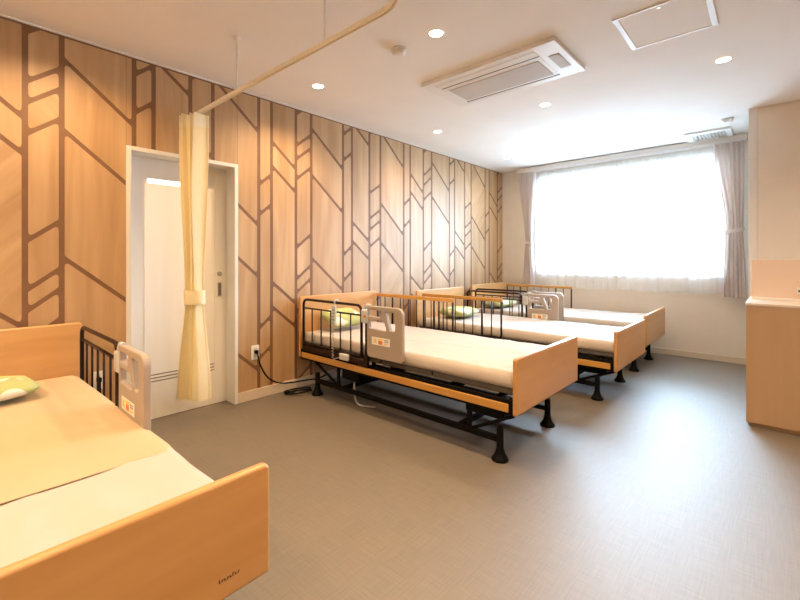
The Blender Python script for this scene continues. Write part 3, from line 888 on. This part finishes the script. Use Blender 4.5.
for x, y, lab in LIGHTS + [(x, y, 'unseen recessed downlight outside the picture, from the carried-on grid or the added fill row') for x, y in HID]:
    if proto is None: proto = downlight(x, y, lab)
    else: dup(proto, (x, y, H), lab)
    pos.append((x, y))
WARM = (1.0, .70, .40)
P_LAMP = 43
for x, y in pos:
    l = bpy.data.lights.new('downlight_beam', 'SPOT'); l.energy = P_LAMP * (.45 if (x, y) == (.445, 1.54) else .8 if (x, y) == (.445, .27) else .22 if x > 5 else .42 if x > 3 else 1.45 if (x < 0 or y < 0) else 1); l.color = WARM
    l.spot_size = math.radians(150); l.spot_blend = .8; l.shadow_soft_size = .04
    o = bpy.data.objects.new('downlight_beam', l); C.objects.link(o); o.location = (x, y, H - .012)

# ------------------------------------------------------------------ counter unit on the right
CX, CY = 3.816, .160
t = thing('counter_cabinet', 'tall wooden counter cabinet at the right picture edge in front of the partition', 'cabinet', (CX, CY, 0))
bm = NB(); box(bm, (0, -1.7, .03), (.018, 0, .848), .002); box(bm, (.0185, -1.7, .03), (1.17, 0, .848), .002); obj('body', bm, M['cabwood'], t)
bm = NB(); box(bm, (.03, -1.69, 0), (1.16, -.012, .0295)); obj('plinth', bm, M['cabwood'], t)
bm = NB(); box(bm, (-.003, -1.703, .8485), (1.17, .003, .867), .003); obj('countertop', bm, M['counter'], t)
t = thing('splash_guard', 'glossy rosy guard panel standing on the counter cabinet at the right picture edge', 'guard panel', (4.225, .145, .867))
bm = NB(); box(bm, (0, -1.6, .016), (.008, 0, .302), .002); obj('panel', bm, M['acrylic'], t)
bm = NB(); box(bm, (-.008, -1.6, 0), (.016, .0, .0155), .002); obj('channel', bm, M['alu'], t)
bm = NB(); box(bm, (-.022, -.275, .052), (-.0005, -.255, .098), .004); box(bm, (-.030, -.300, .066), (-.0225, -.262, .084), .003, mi=1); o = obj('catch', bm, [M['plastic'], M['dgrey']], t); o['label'] = 'small pale catch with a dark lever'

# ------------------------------------------------------------------ daylight, camera, colour
wd = bpy.data.worlds.new('overcast_sky'); bpy.context.scene.world = wd; wd.use_nodes = True
nt = wd.node_tree; bg = nt.nodes['Background']
bg.inputs['Strength'].default_value = 49.0
tcw = nt.nodes.new('ShaderNodeTexCoord'); sep = nt.nodes.new('ShaderNodeSeparateXYZ'); nt.links.new(tcw.outputs['Generated'], sep.inputs[0])
mrw = nt.nodes.new('ShaderNodeMapRange'); mrw.inputs['From Min'].default_value = -.12; mrw.inputs['From Max'].default_value = .08
nt.links.new(sep.outputs['Z'], mrw.inputs['Value'])
crw = nt.nodes.new('ShaderNodeValToRGB'); crw.color_ramp.elements[0].color = (.17, .22, .27, 1); crw.color_ramp.elements[1].color = (.54, .76, 1.0, 1)
nt.links.new(mrw.outputs[0], crw.inputs['Fac']); nt.links.new(crw.outputs['Color'], bg.inputs['Color'])
l = bpy.data.lights.new('window_portal', 'AREA'); l.shape = 'RECTANGLE'; l.size = WY1 - WY0; l.size_y = WZ1 - WZ0
l.cycles.is_portal = True
o = bpy.data.objects.new('window_portal', l); C.objects.link(o); o.location = (XW + .21, (WY0 + WY1) / 2, (WZ0 + WZ1) / 2)
o.rotation_euler = (0, PI / 2, 0); o.rotation_euler = Matrix(((0, 0, 1), (1, 0, 0), (0, 1, 0))).to_euler()

cam = bpy.data.cameras.new('camera'); co = bpy.data.objects.new('camera', cam); C.objects.link(co)
cam.sensor_width = 36; cam.lens = 416.2 / 800 * 36; cam.shift_y = -40.5 / 800; cam.clip_start = .02
co.location = (0, 0, 1.172); co.rotation_euler = (PI / 2, 0, math.radians(42.133 - 90))
sc = bpy.context.scene; sc.camera = co
sc.view_settings.view_transform = 'Standard'; sc.view_settings.look = 'None'
sc.view_settings.exposure = 1.1; sc.view_settings.gamma = 1; sc.view_settings.use_curve_mapping = False
cy = sc.cycles
cy.max_bounces = 10; cy.diffuse_bounces = 6; cy.glossy_bounces = 4; cy.transmission_bounces = 6; cy.transparent_max_bounces = 16
cy.use_denoising = True; cy.sample_clamp_indirect = 6; cy.caustics_reflective = False; cy.caustics_refractive = False
